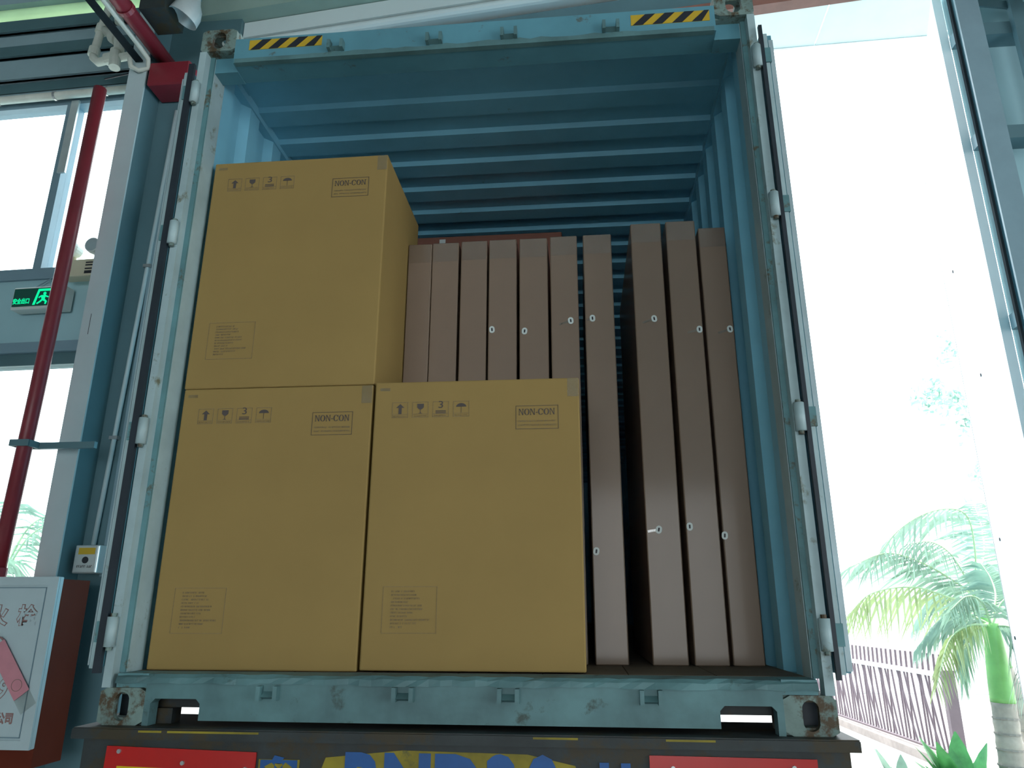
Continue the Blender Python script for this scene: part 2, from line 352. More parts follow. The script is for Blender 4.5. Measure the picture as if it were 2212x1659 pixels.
# header
b = B().box(-1.057, 1.057, 0.0, 0.13, 2.705, 2.835); b.build('door_header', PAINT, CT)
n = 46; xs = [-1.05 + 2.1 * k / n for k in range(n + 1)]; e0 = [random.uniform(0.0, 0.012) if abs(x) < 0.7 else 0.002 for x in xs]
B().sheet([[(x, -0.003, 2.724 + e0[k]) for k, x in enumerate(xs)], [(x, -0.004, 2.703) for x in xs], [(x, 0.02, 2.702) for x in xs]]).build('header_lower_edge', SILLP, CT)
for s in (-1, 1):
    a, c = sorted((s * 1.057, s * 1.166)); bx('header_gusset', PAINT, CT, a, c, 0.05, 0.13, 2.70, 2.78)
# hazard labels
def hazard(x0, x1, z0, z1):
    pl = bx('hazard_label', YEL, CT, x0, x1, -0.002, 0.0, z0, z1, label='yellow and black striped hazard label')
    n = 4; p_ = (x1 - x0) / n
    for k in range(n):
        xa = x0 + k * p_ + 0.008; h = z1 - z0
        pts = [(xa, z0), (xa + p_ * 0.5, z0), (xa + p_ * 0.5 + h, z1), (xa + h, z1)]
        pts = [(min(x1, x), z) for x, z in pts]
        B().prism([(x, -0.0035, z) for x, z in pts], (0, 0.0015, 0)).build('stripe', BLACK, pl)
hazard(-0.99, -0.655, 2.770, 2.822); hazard(0.705, 1.035, 2.758, 2.812)
# cam keepers
def keeper(x, z, m=SILLP):
    b = B().box(x - 0.036, x - 0.022, -0.03, 0, z - 0.022, z + 0.022); b.box(x + 0.022, x + 0.036, -0.03, 0, z - 0.022, z + 0.022)
    b.prism([(x - 0.022, 0, z - 0.02), (x - 0.022, -0.024, z - 0.012), (x - 0.022, 0, z + 0.004)], (0.044, 0, 0)); b.build('cam_keeper', m, CT)
for x in (-0.585, -0.145, 0.182, 0.618): keeper(x, 2.752)
for x in (-0.620, -0.160, 0.188, 0.645): keeper(x, 0.108)
# sill with fork notches
prof = [(-1.057, 0.0), (-1.035, 0.0), (-1.035, 0.07), (-1.02, 0.085), (-0.875, 0.085), (-0.86, 0.07), (-0.86, 0.018), (0.86, 0.018), (0.86, 0.07), (0.875, 0.085), (1.02, 0.085), (1.035, 0.07), (1.035, 0.0), (1.057, 0.0), (1.057, 0.138), (-1.057, 0.138)]
B().prism([(x, 0.0, z) for x, z in prof], (0, 0.05, 0)).build('door_sill', SILLP, CT)
for x0, x1 in ((0.85, 1.056), (-1.056, -0.85)): bx('notch_lintel', CHAS, CT, x0, x1, 0.09, 0.118, 0.048, 0.137)
bx('notch_block', CHAS, CT, -1.056, -0.985, 0.06, 0.12, 0.0, 0.048)
n = 60; xs = [-1.168 + 2.336 * k / n for k in range(n + 1)]
B().sheet([[(x, -0.006 + random.uniform(-0.006, 0.004), 0.134 + random.uniform(-0.004, 0.003)) for x in xs], [(x, -0.003 + random.uniform(-0.004, 0.003), 0.152 + random.uniform(-0.003, 0.003)) for x in xs],
           [(x, 0.01, 0.163 + random.uniform(-0.003, 0.002)) for x in xs], [(x, 0.12, 0.164) for x in xs], [(x, 0.12, 0.139) for x in xs]]).build('threshold_plate', SILLP, CT)
for s in (-1, 1):
    a, c = sorted((s * 1.057, s * 1.168)); bx('sill_end', PAINT_WORN_SHADE, CT, a, c, 0.004, 0.12, 0.119, 0.164)
# floor boards
for k in range(8):
    x0 = -1.17 + k * 0.2925; bx('floor_board', PLY, CT, x0 + 0.002, x0 + 0.290, 0.121, 12.1, 0.138, 0.165)
# underside
for k in range(38): bx('crossmember', CHAS, CT, -1.16, 1.16, 0.45 + k * 0.305, 0.50 + k * 0.305, 0.02, 0.137)
for s in (-1, 1):
    a, c = sorted((s * 1.165, s * 1.215)); bx('bottom_rail', PAINT, CT, a, c, 0.18, LEN - 0.18, 0.02, 0.16)
    a, c = sorted((s * 1.165, s * 1.215)); bx('top_rail', PAINT_IN, CT, a, c, 0.145, LEN - 0.18, 2.80, 2.86)
# corrugated side walls
def corr(n, pitch, deep, flat=0.36, ramp=0.14):
    out = []
    for k in range(n):
        s_ = k * pitch
        out += [(s_, 0), (s_ + pitch * flat, 0), (s_ + pitch * (flat + ramp), deep), (s_ + pitch * (2 * flat + ramp), deep)]
    out.append((n * pitch, 0)); return out
cs = corr(43, 0.278, 0.036)
for s in (-1, 1):
    top_z = 2.80
    B().sheet([[(s * (1.172 + d), 0.145 + y, 0.16) for y, d in cs], [(s * (1.172 + d), 0.145 + y, top_z) for y, d in cs]]).build('side_wall', PAINT_IN, CT)
# corrugated roof (ribs run across)
cr = corr(44, 0.268, 0.022, 0.44, 0.06)
B().sheet([[(-1.17, 0.36 + y, 2.848 - d) for y, d in cr], [(1.17, 0.36 + y, 2.848 - d) for y, d in cr]]).build('roof_sheet', PAINT_IN, CT)
bx('roof_sheet_edge', PAINT_IN, CT, -1.17, 1.17, 0.131, 0.37, 2.835, 2.855)
bx('front_wall', PAINT_IN, CT, -1.17, 1.17, 12.10, 12.13, 0.14, 2.85)
# doors folded back along the sides
for s in (-1, 1):
    xa, xb = sorted((s * 1.226, s * 1.274))
    d = bx('door', PAINT, CT, xa, xb, -0.005, 1.15, 0.185, 2.655)
    g1 = 1.250 if s < 0 else 1.238
    a, c = sorted((s * 1.224, s * g1)); bx('door_gasket', RUBBER, d, a, c, -0.020, -0.004, 0.165, 2.70)
    a, c = sorted((s * (g1 + 0.003), s * (g1 + 0.018))); bx('door_edge', POST_IN, d, a, c, -0.012, 0.02, 0.18, 2.66)
    a, c = sorted((s * (g1 + 0.022), s * 1.278)); bx('door_edge', EDGE, d, a, c, -0.008, 0.02, 0.19, 2.63)
    for yy in (0.35, 0.85): B().tube([(s * 1.245, yy, 0.14), (s * 1.245, yy, 2.76)], 0.017, 10).build('locking_rod', EDGE, d)

# ================================================================== TRAILER
TR = thing('trailer_chassis', 'dark dirty trailer chassis with red and yellow rear plates carrying the container', 'trailer', (0, 0, GZ))
Z = -GZ
def tb(name, m, x0, x1, y0, y1, z0, z1, parent=None, bev=0, label=None): return bx(name, m, parent or TR, x0, x1, y0, y1, z0 + Z, z1 + Z, bev, label)
tb('bolster_plate', CHAS, -1.262, 1.258, -0.05, 0.30, -0.022, 0.0)
tb('bolster_edge', CHAS, -1.262, 1.258, -0.058, -0.04, -0.034, -0.004)
tb('rear_panel', CHAS, -1.232, 1.232, -0.03, 0.02, -0.42, -0.022)
for x0, x1 in ((-0.93, -0.62), (0.68, 0.83), (0.27, 0.41), (-1.03, -0.95)): tb('paint_chip', YPAINT, x0, x1, -0.0592, -0.058, -0.012, -0.006)
for s in (-1, 1):
    a, c = sorted((s * 0.38, s * 0.52)); tb('main_rail', CHAS, a, c, 0.02, 11.5, -0.42, -0.024)
for y in (2.6, 3.9):
    ax = tb('axle', CHAS, -0.95, 0.95, y - 0.06, y + 0.06, -0.80, -0.68)
    tb('axle_hanger', CHAS, -0.5, -0.4, y - 0.2, y + 0.2, -0.70, -0.42); tb('axle_hanger', CHAS, 0.4, 0.5, y - 0.2, y + 0.2, -0.70, -0.42)
    for s in (-1, 1):
        for q in (0.98, 0.66):
            rr = 0.51; zc = 0.51
            b = B(); rows = []
            prof2 = [(0.14, -0.11), (0.28, -0.13), (0.46, -0.14), (0.505, -0.11), (0.51, 0), (0.505, 0.11), (0.46, 0.14), (0.28, 0.13), (0.14, 0.11)]
            for r_, dx in prof2: rows.append([(s * q + dx, y + r_ * math.cos(2 * math.pi * k / 28), zc + r_ * math.sin(2 * math.pi * k / 28)) for k in range(29)])
            wh = b.sheet(rows).build('wheel', TYRE, TR, smooth=True)
            B().tube([(s * q - 0.09, y, zc), (s * q + 0.09, y, zc)], 0.2, 20).build('hub', CHAS, wh)
# rear plates
def rplate(x0, x1, z1, z0, tilt, inner, label):
    M = Matrix.Translation(((x0 + x1) / 2, -0.036, Z + (z0 + z1) / 2)) @ Matrix.Rotation(tilt, 4, 'Y'); hw, hh = (x1 - x0) / 2, (z1 - z0) / 2
    r = B().box(-hw, hw, -0.003, 0.003, -hh, hh, M).build('reflective_plate', REDF, TR, label=label)
    if inner: B().box(-hw + 0.045, hw - 0.045, -0.0045, -0.003, -hh, hh - 0.058, M).build('yellow_field', YELF, r)
    for fx, fz in ((-0.82, 0.88), (0.05, 0.66), (0.88, 0.58), (-0.9, -0.2)) if inner else ((-0.72, 0.72), (0.06, 0.70), (0.72, 0.80)):
        p0 = M @ Vector((fx * hw, -0.003, fz * hh)); B().tube([p0, p0 + Vector((0, -0.006, 0))], 0.007, 8).build('screw', STEEL, r)
rplate(-1.145, -0.632, -0.062, -0.30, 0.022, True, 'red bordered yellow reflective rear plate')
rplate(0.628, 1.13, -0.056, -0.30, 0.006, False, 'plain red reflective rear plate')
bg_ = B()
bg_.prism([(-0.43, -0.0315, Z - 0.16), (-0.40, -0.0315, Z - 0.08), (-0.15, -0.0315, Z - 0.055), (0.25, -0.0315, Z - 0.06), (0.40, -0.0315, Z - 0.09), (0.43, -0.0315, Z - 0.2), (0.43, -0.0315, Z - 0.34), (-0.43, -0.0315, Z - 0.34)], (0, 0.0015, 0))
bg_.build('number_ground', YPAINT, TR)
for ch, x, sx in (('B', -0.283, 1.0), ('N', -0.132, 1.0), ('D', 0.028, 1.0), ('2', 0.172, 0.95), ('0', 0.298, 0.95)):
    text('painted_letter', ch, 0.235, BLUE, TR, x, -0.0325, Z - 0.163, off=0.011, depth=0.0005, sx=sx * 0.88)
for ch, x in (('粤', -0.553), ('挂', 0.532)):
    tb('character_ground', YPAINT, x - 0.068, x + 0.068, -0.034, -0.031, -0.27, -0.088 if x < 0 else -0.096)
    text('painted_character', ch, 0.15, BLUE, TR, x, -0.0350, Z - 0.168, off=0.009, depth=0.0005)

# ================================================================== CARTONS
def ser(parent, m, x, z, h):                    # serif capitals NON-CON as printed geometry, faces -y, width about 5.3 h
    y = -0.0012; d = (0, 0.0008, 0); b = B(); t = 0.30 * h * 0.62; th = 0.09 * h
    def poly(pts, ox): b.prism([(x + ox + a * h, y, z + c * h) for a, c in pts], d)
    def Nn(ox):
        poly([(0.06, 0), (0.14, 0), (0.14, 1), (0.06, 1)], ox); poly([(0.0, 0), (0.22, 0), (0.22, 0.06), (0.0, 0.06)], ox)
        poly([(0.62, 0), (0.72, 0), (0.72, 1), (0.62, 1)], ox); poly([(0.55, 0.94), (0.80, 0.94), (0.80, 1), (0.55, 1)], ox)
        poly([(0.0, 1), (0.22, 1), (0.72, 0.0), (0.60, 0.0), (0.10, 0.94), (0, 0.94)], ox)
    def Oo(ox, a0=0, a1=360):
        o, i = [], []; n = 24
        for k in range(n + 1):
            a = math.radians(a0 + (a1 - a0) * k / n); o.append((0.42 + 0.42 * math.cos(a), 0.5 + 0.52 * math.sin(a))); i.append((0.42 + 0.22 * math.cos(a), 0.5 + 0.46 * math.sin(a)))
        for k in range(n): poly([o[k], o[k + 1], i[k + 1], i[k]], ox)
    adv = [0, 0.86 * h, 1.78 * h, 2.66 * h, 3.02 * h, 3.90 * h, 4.82 * h]
    Nn(adv[0]); Oo(adv[1]); Nn(adv[2]); poly([(0.02, 0.34), (0.26, 0.34), (0.26, 0.46), (0.02, 0.46)], adv[3]); Oo(adv[4], 35, 325); poly([(0.72, 0.66), (0.80, 0.66), (0.80, 1.0), (0.76, 1.0)], adv[4]); Oo(adv[5]); Nn(adv[6])
    b.build('non_con_lettering', m, parent)
def strokes(b, x0, x1, z, h, rnd, gap=0.25):    # a line of small print too fine to read
    x = x0
    while x < x1 - h * 0.4:
        wd = h * rnd.uniform(0.45, 0.75); k = rnd.random()
        if k < 0.12: x += h * 0.6; continue
        q = h * 0.2
        if k < 0.5: b.box(x, x + q, -0.0012, -0.0004, z, z + h); b.box(x, x + wd, -0.0012, -0.0004, z + h * 0.8, z + h)
        elif k < 0.8: b.box(x, x + q, -0.0012, -0.0004, z, z + h); b.box(x + wd - q, x + wd, -0.0012, -0.0004, z, z + h * 0.9)
        else: b.box(x, x + wd, -0.0012, -0.0004, z, z + q); b.box(x + wd * 0.4, x + wd * 0.4 + q, -0.0012, -0.0004, z, z + h)
        x += wd + h * gap
def frame(b, x0, x1, z0, z1, t=0.0016):
    for a in ((x0, x1, z0, z0 + t), (x0, x1, z1 - t, z1), (x0, x0 + t, z0, z1), (x1 - t, x1, z0, z1)): b.box(a[0], a[1], -0.0012, -0.0004, a[2], a[3])
def carton(name, label, loc, w, h, d, seed):
    t = thing(name, label, 'carton', loc, 0, 'large printed cartons at the container door'); rnd = random.Random(seed)
    B().box(0, w, 0, d, 0, h).bevel(0.006, 2).build('carton_body', KRAFT, t)
    zt = h - 0.083
    for k in range(4):
        x0 = 0.0715 + k * 0.0797; x1 = x0 + 0.0625; z0 = zt - 0.062; xm = (x0 + x1) / 2
        b = B(); frame(b, x0, x1, z0, zt); b.box(x0, x1, -0.0012, -0.0004, z0 + 0.013, z0 + 0.0142)
        strokes(b, x0 + 0.006, x1 - 0.006, z0 + 0.004, 0.005, rnd)
        ic = b.build('handling_symbol', INK2, t)
        g = B()
        def P(pts): g.prism([(xm + a, -0.0013, zt - 0.028 + c) for a, c in pts], (0, 0.0008, 0))
        if k == 0: P([(-0.006, -0.019), (0.006, -0.019), (0.006, 0.006), (0.016, 0.006), (0, 0.021), (-0.016, 0.006), (-0.006, 0.006)])
        elif k == 1:
            P([(-0.013, 0.02), (0.013, 0.02), (0.013, 0.006), (0.006, -0.001), (0.001, -0.003), (0.001, -0.015), (0.008, -0.018), (-0.008, -0.018), (-0.001, -0.015), (-0.001, -0.003), (-0.006, -0.001), (-0.013, 0.006)])
        elif k == 2:
            for z in (-0.010, -0.015, -0.0195): g.box(xm - 0.02 , xm + 0.02, -0.0012, -0.0005, zt - 0.028 + z, zt - 0.028 + z + 0.0025)
        else:
            P([(0.02 * math.cos(math.pi * q / 10), 0.005 + 0.014 * math.sin(math.pi * q / 10)) for q in range(11)]); P([(-0.0008, -0.018), (0.0008, -0.018), (0.0008, 0.006), (-0.0008, 0.006)])
        g.build('symbol', INK, ic)
        if k == 2: text('symbol', '3', 0.040, INK, ic, xm, -0.0009, zt - 0.014, sx=1.25)
    fx, fz = w * 0.695, h - 0.108
    b = B(); frame(b, fx, fx + 0.162, fz - 0.092, fz); st = b.build('stamp_frame', INK, t)
    ser(st, INK, fx + 0.011, fz - 0.037, 0.0245)
    b = B(); strokes(b, fx + 0.01, fx + 0.152, fz - 0.064, 0.0058, rnd, 0.15); strokes(b, fx + 0.01, fx + 0.155, fz - 0.079, 0.0058, rnd, 0.15); b.build('small_print', INK2, st)
    b = B(); frame(b, 0.072, 0.270, 0.125, 0.285, 0.0014); tp = b.build('text_panel', INK2, t)
    b = B()
    for k, ln in enumerate((0.085, 0.095, 0.105, 0.07, 0.115, 0.115, 0.08, 0.06, 0.14, 0.095, 0.045)): strokes(b, 0.103, 0.103 + ln, 0.265 - k * 0.0122, 0.0062, rnd, 0.2)
    b.build('small_print', INK2, tp)
    bx('tape', TAPE, t, w - 0.045, w - 0.002, -0.0011, -0.0003, h - 0.075, h - 0.003)
    bx('tape', TAPE, t, 0.02, 0.06, -0.0011, -0.0003, h - 0.036, h - 0.024)
    bx('tape', TAPE, t, w * 0.5 - 0.03, w * 0.5 + 0.03, 0.01, d - 0.01, h + 0.0002, h + 0.0008)
    return t
FZ = 0.166
carton('big_carton', 'large brown NON-CON carton at bottom left, under another carton', (-1.140, 0.122, FZ), 0.778, 1.056, 0.62, 1)
carton('big_carton', 'large brown NON-CON carton stacked on top of another by the left wall', (-1.146, 0.126, FZ + 1.058), 0.786, 1.052, 0.62, 2)
carton('big_carton', 'large brown NON-CON carton on the floor in the middle of the doorway', (-0.352, 0.118, FZ + 0.004), 0.795, 1.058, 0.415, 3)

# tall narrow cartons standing behind
PY = 0.552
def strap_tag(t, x, z, ang, side=-1):
    n = 20; c, s_ = math.cos(ang), math.sin(ang)
    R_ = lambda a, b_: (x + a * c - b_ * s_, -0.004, z + a * s_ + b_ * c)
    o = [R_(a * 1.0, b_) for a, b_ in obround(n, 0.0125, 0.0165)]; i = [R_(a, b_) for a, b_ in obround(n, 0.0038, 0.0085)]
    r = B().ring(o, i, (0, 0.004, 0)).build('strap_tag', WHITE, t)
    B().box(-0.0035, 0.0035, -0.002, -0.0005, -0.008, 0.008, Matrix.Translation((x, 0, z)) @ Matrix.Rotation(-ang, 4, 'Y')).build('tag_slot', BLACK, r)
    B().box(0.0, max(0.012, min(0.055, x - 0.006)), -0.0015, -0.0005, -0.005, 0.005, Matrix.Translation((x, 0, z)) @ Matrix.Rotation(math.pi - 0.25 - ang * 0.5, 4, 'Y')).build('clear_strap', TAPE, t)
def slim(label, x0, x1, ztop, dy, tags, depth=1.08, z0=FZ):
    t = thing('slim_carton', label, 'carton', (x0, PY + dy, z0), 0, 'tall slim cartons standing on end'); w_ = x1 - x0; h = ztop - z0
    B().box(0, w_, 0, depth, 0, h).bevel(0.004, 1).build('carton_body', KRAFT2, t)
    bx('tape', FILM, t, 0.004, w_ - 0.004, -0.0012, -0.0002, h - 0.10, h - 0.004)
    for x, z, a in tags: strap_tag(t, x - x0, z - z0, a)
    return t
slim('slim carton just right of the stacked carton, mostly hidden by it', -0.357, -0.243, 2.062, 0, [])
slim('slim carton second from the stacked carton, without a tag', -0.240, -0.113, 2.064, 0, [])
slim('slim carton third from the stacked carton, with torn tape bits', -0.101, 0.024, 2.068, 0.002, [])
slim('slim carton with a white tag at its left edge, fourth from the stacked carton', 0.034, 0.165, 2.068, 0, [(0.052, 1.607, 0.1)])
slim('slim carton with a white tag at its left edge, above the middle carton stamp', 0.178, 0.311, 2.070, 0.004, [(0.202, 1.596, -0.1)])
slim('slim carton behind the right edge of the middle carton, tag near right', 0.324, 0.451, 2.072, 0, [(0.414, 1.638, 0.1)])
slim('slim carton left of the wide dark gap, with two tags', 0.480, 0.612, 2.074, 0.002, [(0.513, 1.647, 0.05), (0.497, 0.608, -0.15)])
slim('slim carton right of the wide dark gap, with two tags', 0.705, 0.845, 2.120, 0, [(0.790, 1.634, 0.15), (0.757, 0.694, -0.2)])
slim('slim carton second right of the dark gap, shiny wrap and two tags', 0.868, 1.002, 2.122, -0.004, [(0.986, 1.574, 0.0), (0.883, 0.705, 0.0)])
slim('slim carton nearest the right container wall', 1.018, 1.140, 2.088, 0.01, [(1.122, 1.576, 0.1), (1.024, 0.669, -0.1)])
t = thing('rear_carton', 'red-brown carton showing only its top behind the slim cartons', 'carton', (-0.62, 1.70, FZ))
B().box(0, 0.98, 0, 0.7, 0, 2.566).bevel(0.006, 1).build('carton_body', KRAFT3, t)
bx('paper_label', WHITE, t, 0.175, 0.215, -0.0015, -0.0003, 2.515, 2.545)

# ================================================================== LEFT SIDE FITTINGS
SC = thing('steel_column', 'pale steel column with its web coloured dark for shade between window and container', 'column', (-2.41, 1.2, GZ))
zt = 6.3 - GZ
bx('front_flange', COLP, SC, -0.062, 0.062, 0.0, 0.012, 0, zt); bx('rear_flange', COLT, SC, -0.062, 0.062, 0.345, 0.357, 0, zt)
bx('web', COLT, SC, -0.005, 0.005, 0.012, 0.345, 0, zt); bx('web_plate', COLT, SC, 0.03, 0.058, 0.014, 0.345, 0, zt)  # web and rear flange coloured dark for shade beside the container
bx('scratch', BLACK, SC, -0.012, -0.009, -0.0006, 0, 1.92 - GZ, 2.05 - GZ)
# red wrap at its top
b = B().box(-2.33, -2.05, 1.19, 1.376, 3.66, 3.84); b.bevel(0.01, 1)
tag(b.build('pipe_sleeve', REDP), 'red painted steel block at the column top where the red pipe ends', 'pipe sleeve')
# red fire pipes
RP = thing('fire_riser_pipe', 'vertical red fire water riser in front of the left windows', 'pipe', (-2.533, 1.05, 0.53))
B().tube([(-0.03, 0, 0), (-0.01, 0, 1.0), (0, 0, 2.0), (0.004, 0, 3.0)], 0.0385, 18).build('pipe_run', REDP, RP, smooth=True)
B().tube([(-0.03, 0, 0.0), (-0.029, 0, 0.05)], 0.046, 18).build('coupling', REDP, RP, smooth=False)
b = B().box(-0.065, 0.36, 0.030, 0.055, 0.68, 0.715); b.box(-0.065, -0.052, -0.05, 0.05, 0.68, 0.715); b.box(0.032, 0.044, -0.05, 0.05, 0.68, 0.715); b.box(-0.065, 0.044, -0.056, -0.046, 0.68, 0.715)
b.build('clamp_bracket', COLT, RP)
HP = thing('fire_main_pipe', 'red fire pipe running overhead towards the column top', 'pipe', (-2.28, 0.2, 3.92))
B().tube([(0, -2.6, 0), (0, 1.17, 0)], 0.05, 18).build('pipe_run', REDP, HP, smooth=True)
for y in (0.62, -0.5): B().tube([(0, y - 0.015, 0), (0, y + 0.015, 0)], 0.056, 18).build('coupling', REDP, HP)
CP = thing('overhead_cable_conduit', 'white bent conduit hugging the overhead red pipe', 'conduit', (-2.36, 0.2, 3.9))
B().tube([(0.015, -2.6, -0.02), (0.015, 0.85, -0.02), (0.03, 0.97, -0.05), (0.02, 1.0, -0.10), (-0.03, 0.98, -0.13), (-0.075, 0.96, -0.11), (-0.08, 0.94, -0.06)], 0.016, 10).build('conduit_run', PVC, CP, smooth=True)
B().prism([(-0.085, -2.6, -0.01), (-0.035, -2.6, -0.01), (-0.02, 0.99, -0.04), (-0.07, 0.99, -0.04)], (0, 0, -0.012)).build('support_strut', TRACK, CP)
# horizontal white pipe above window
T = thing('white_wall_pipe', 'thin white pipe clipped along the wall above the upper window', 'pipe', (-2.36, 1.58, 3.90), -0.035)
B().tube([(-4.5, -0.075, 0.02), (-0.15, -0.075, 0.02)], 0.028, 12).build('pipe_run', PVC, T, smooth=True)
for x in (-0.5, -0.9, -1.35, -1.8, -2.3): B().tube([(x - 0.008, -0.075, 0.02), (x + 0.008, -0.075, 0.02)], 0.034, 10).build('pipe_clip', STEEL, T)
# pvc fittings
PV = thing('pvc_pipe_cluster', 'white plastic pipes with elbows and valves high on the left wall', 'pipework', (-2.75, 1.3, 4.0))
def pv(pts, r, nm='pipe_length'): B().tube(pts, r, 12).build(nm, PVC, PV, smooth=True)
pv([(-0.02, 0, 0.55), (-0.06, 0, 0.30), (-0.085, 0, 0.06)], 0.026)
pv([(-0.05, 0, 0.25), (0.02, -0.01, 0.19), (0.10, -0.03, 0.11), (0.16, -0.04, 0.08)], 0.028, 'branch_pipe')
pv([(-0.085, 0, 0.07), (-0.08, 0, 0.01), (-0.04, 0, -0.03), (0.05, -0.01, -0.02), (0.14, -0.02, -0.02), (0.30, -0.03, -0.01)], 0.028, 'lower_pipe')
for p0, p1, r in (((-0.06, 0, 0.28), (-0.068, 0, 0.22), 0.036), ((-0.083, 0, 0.09), (-0.087, 0, 0.03), 0.036), ((0.05, -0.02, 0.16), (0.10, -0.03, 0.12), 0.045), ((0.11, -0.035, 0.13), (0.13, -0.04, 0.02), 0.034),
                  ((0.03, -0.01, -0.02), (0.09, -0.02, -0.02), 0.042), ((0.10, -0.03, 0.03), (0.12, -0.04, -0.12), 0.036), ((0.02, 0, 0.44), (0.06, 0, 0.30), 0.03)):
    B().tube([p0, p1], r, 14).build('fitting', PVC, PV, smooth=False)
b = B(); b.tube([(0.30, -0.03, 0.15), (0.28, -0.02, 0.0), (0.31, -0.03, -0.12), (0.22, -0.03, -0.17), (0.05, -0.02, -0.19)], 0.005, 6); b.build('loose_cable', BLACK, PV)
# lamp and bracket overhead
LM = thing('reflector_lamp', 'grey metal reflector lamp tilted under the header top left', 'lamp', (-1.98, 0.98, 4.02))
rows = [[(0.0 + r_ * math.cos(2 * math.pi * k / 20), r_ * math.sin(2 * math.pi * k / 20), z) for k in range(21)] for r_, z in ((0.095, -0.055), (0.09, 0.0), (0.07, 0.05), (0.04, 0.085), (0.02, 0.12))]
Mx = Matrix.Rotation(0.5, 3, 'Y'); rows = [[tuple(Mx @ Vector(q)) for q in r_] for r_ in rows]
B().sheet(rows).build('reflector', ALU, LM, smooth=True)
B().tube([(0.05, 0, 0.10), (0.05, 0.02, 0.6)], 0.03, 10).build('lamp_holder', COLT, LM)
bx('hanger_plate', CHAS, LM, -0.26, -0.09, -0.1, 0.12, -0.05, 0.5)
# conduit and switch box
CD = thing('white_conduit', 'thin white conduit running down the jamb to the switch box', 'conduit', (-2.24, 1.362, 0.72))
B().tube([(-0.036, 0, 0.0), (0.012, 0, 1.6), (0.04, 0, 2.86)], 0.0135, 10).build('conduit_run', COLP, CD, smooth=True)
for z in (0.6, 1.7): B().box(-0.06 + z * 0.03, -0.01 + z * 0.03, -0.016, 0.018, z, z + 0.02).build('conduit_clip', STEEL, CD)
tag(B().box(-2.215, -2.135, 1.365, 1.379, 0.55, 3.58).build('jamb_strip', JAMB), 'flat grey-blue steel strip along the left door jamb', 'strip')
SB = thing('switch_box', 'small aluminium switch box with a yellow label beside the fire cabinet', 'switch box', (-2.25, 1.28, 0.562))
B().box(-0.07, 0.07, 0.0, 0.095, 0, 0.15).bevel(0.006, 2).build('box_body', ALU, SB)
bx('cover_plate', ALU, SB, -0.062, 0.062, -0.004, 0, 0.006, 0.144, 0.001); bx('yellow_label', YEL, SB, -0.045, 0.05, -0.0055, -0.004, 0.10, 0.135)
B().tube([(0, -0.006, 0.07), (0, -0.003, 0.07)], 0.018, 16).build('push_button', BLACK, SB)
b = B(); strokes(b, -0.05, 0.05, 0.03, 0.012, random.Random(4)); o_ = b.build('small_print', INK, SB); o_.location.y = -0.0045
# exit sign
ES = thing('exit_sign', 'lit green emergency exit sign with a running figure on the left wall', 'exit sign', (-3.04, 1.50, 2.235), -0.035)
B().box(-0.185, 0.185, 0.0, 0.085, 0, 0.155).bevel(0.005, 1).build('sign_case', WHITE, ES)
bx('sign_face', SIGND, ES, -0.175, 0.175, -0.003, 0.0, 0.018, 0.143)
text('sign_characters', '安全出口', 0.042, GLOW, ES, -0.112, -0.004, 0.052, off=0.0012, sx=0.72)
b = B()
def sp(pts): b.prism([(x + 0.018, -0.005, z) for x, z in pts], (0, 0.0015, 0))
sp([(-0.045, 0.025), (-0.028, 0.025), (-0.008, 0.12), (0.08, 0.12), (0.08, 0.136), (-0.02, 0.136)]); b.build('door_pictogram', GLOW, ES)
b = B(); sp([(0.03 + 0.011 * math.cos(a * 0.5236), 0.102 + 0.011 * math.sin(a * 0.5236)) for a in range(12)])
sp([(0.005, 0.09), (0.04, 0.092), (0.036, 0.062), (0.016, 0.058)]); sp([(0.016, 0.064), (0.036, 0.064), (0.056, 0.046), (0.05, 0.026), (0.040, 0.028), (0.042, 0.044), (0.024, 0.052)])
sp([(0.016, 0.064), (0.030, 0.060), (0.008, 0.040), (-0.012, 0.028), (-0.018, 0.036), (0.0, 0.048)]); sp([(0.005, 0.09), (0.012, 0.082), (-0.006, 0.070), (-0.012, 0.076)]); sp([(0.038, 0.090), (0.036, 0.080), (0.058, 0.072), (0.062, 0.08)])
b.build('running_figure', GLOW, ES)
b = B().tube([(-0.12, 0.06, 0.155), (-0.08, 0.075, 0.20), (0.0, 0.078, 0.25), (0.06, 0.078, 0.27)], 0.004, 6); b.build('power_cable', WALLD, ES)
# twin head emergency light
EL = thing('emergency_light', 'beige twin-head emergency light on the sill of the upper window', 'emergency light', (-2.735, 1.44, 2.425), -0.035)
B().box(-0.135, 0.135, 0.0, 0.09, 0, 0.12).bevel(0.008, 2).build('light_case', BEIGE, EL)
for z in (0.088, 0.070, 0.045, 0.015): bx('vent_slot', BLACK, EL, 0.03, 0.125, -0.0015, 0.0005, z, z + (0.009 if z > 0.02 else 0.02))
for x in (-0.085, 0.085):
    hd = B().tube([(x, -0.045, 0.195), (x, -0.02, 0.195), (x, 0.045, 0.195), (x, 0.06, 0.195)], [0.05, 0.053, 0.045, 0.02], 18).build('lamp_head', WHITE, EL, smooth=False)
    B().tube([(x, -0.047, 0.195), (x, -0.044, 0.195)], 0.044, 18).build('lens', EDGE, hd); B().tube([(x, 0.03, 0.12), (x, 0.03, 0.16)], 0.014, 8).build('neck', BEIGE, hd)
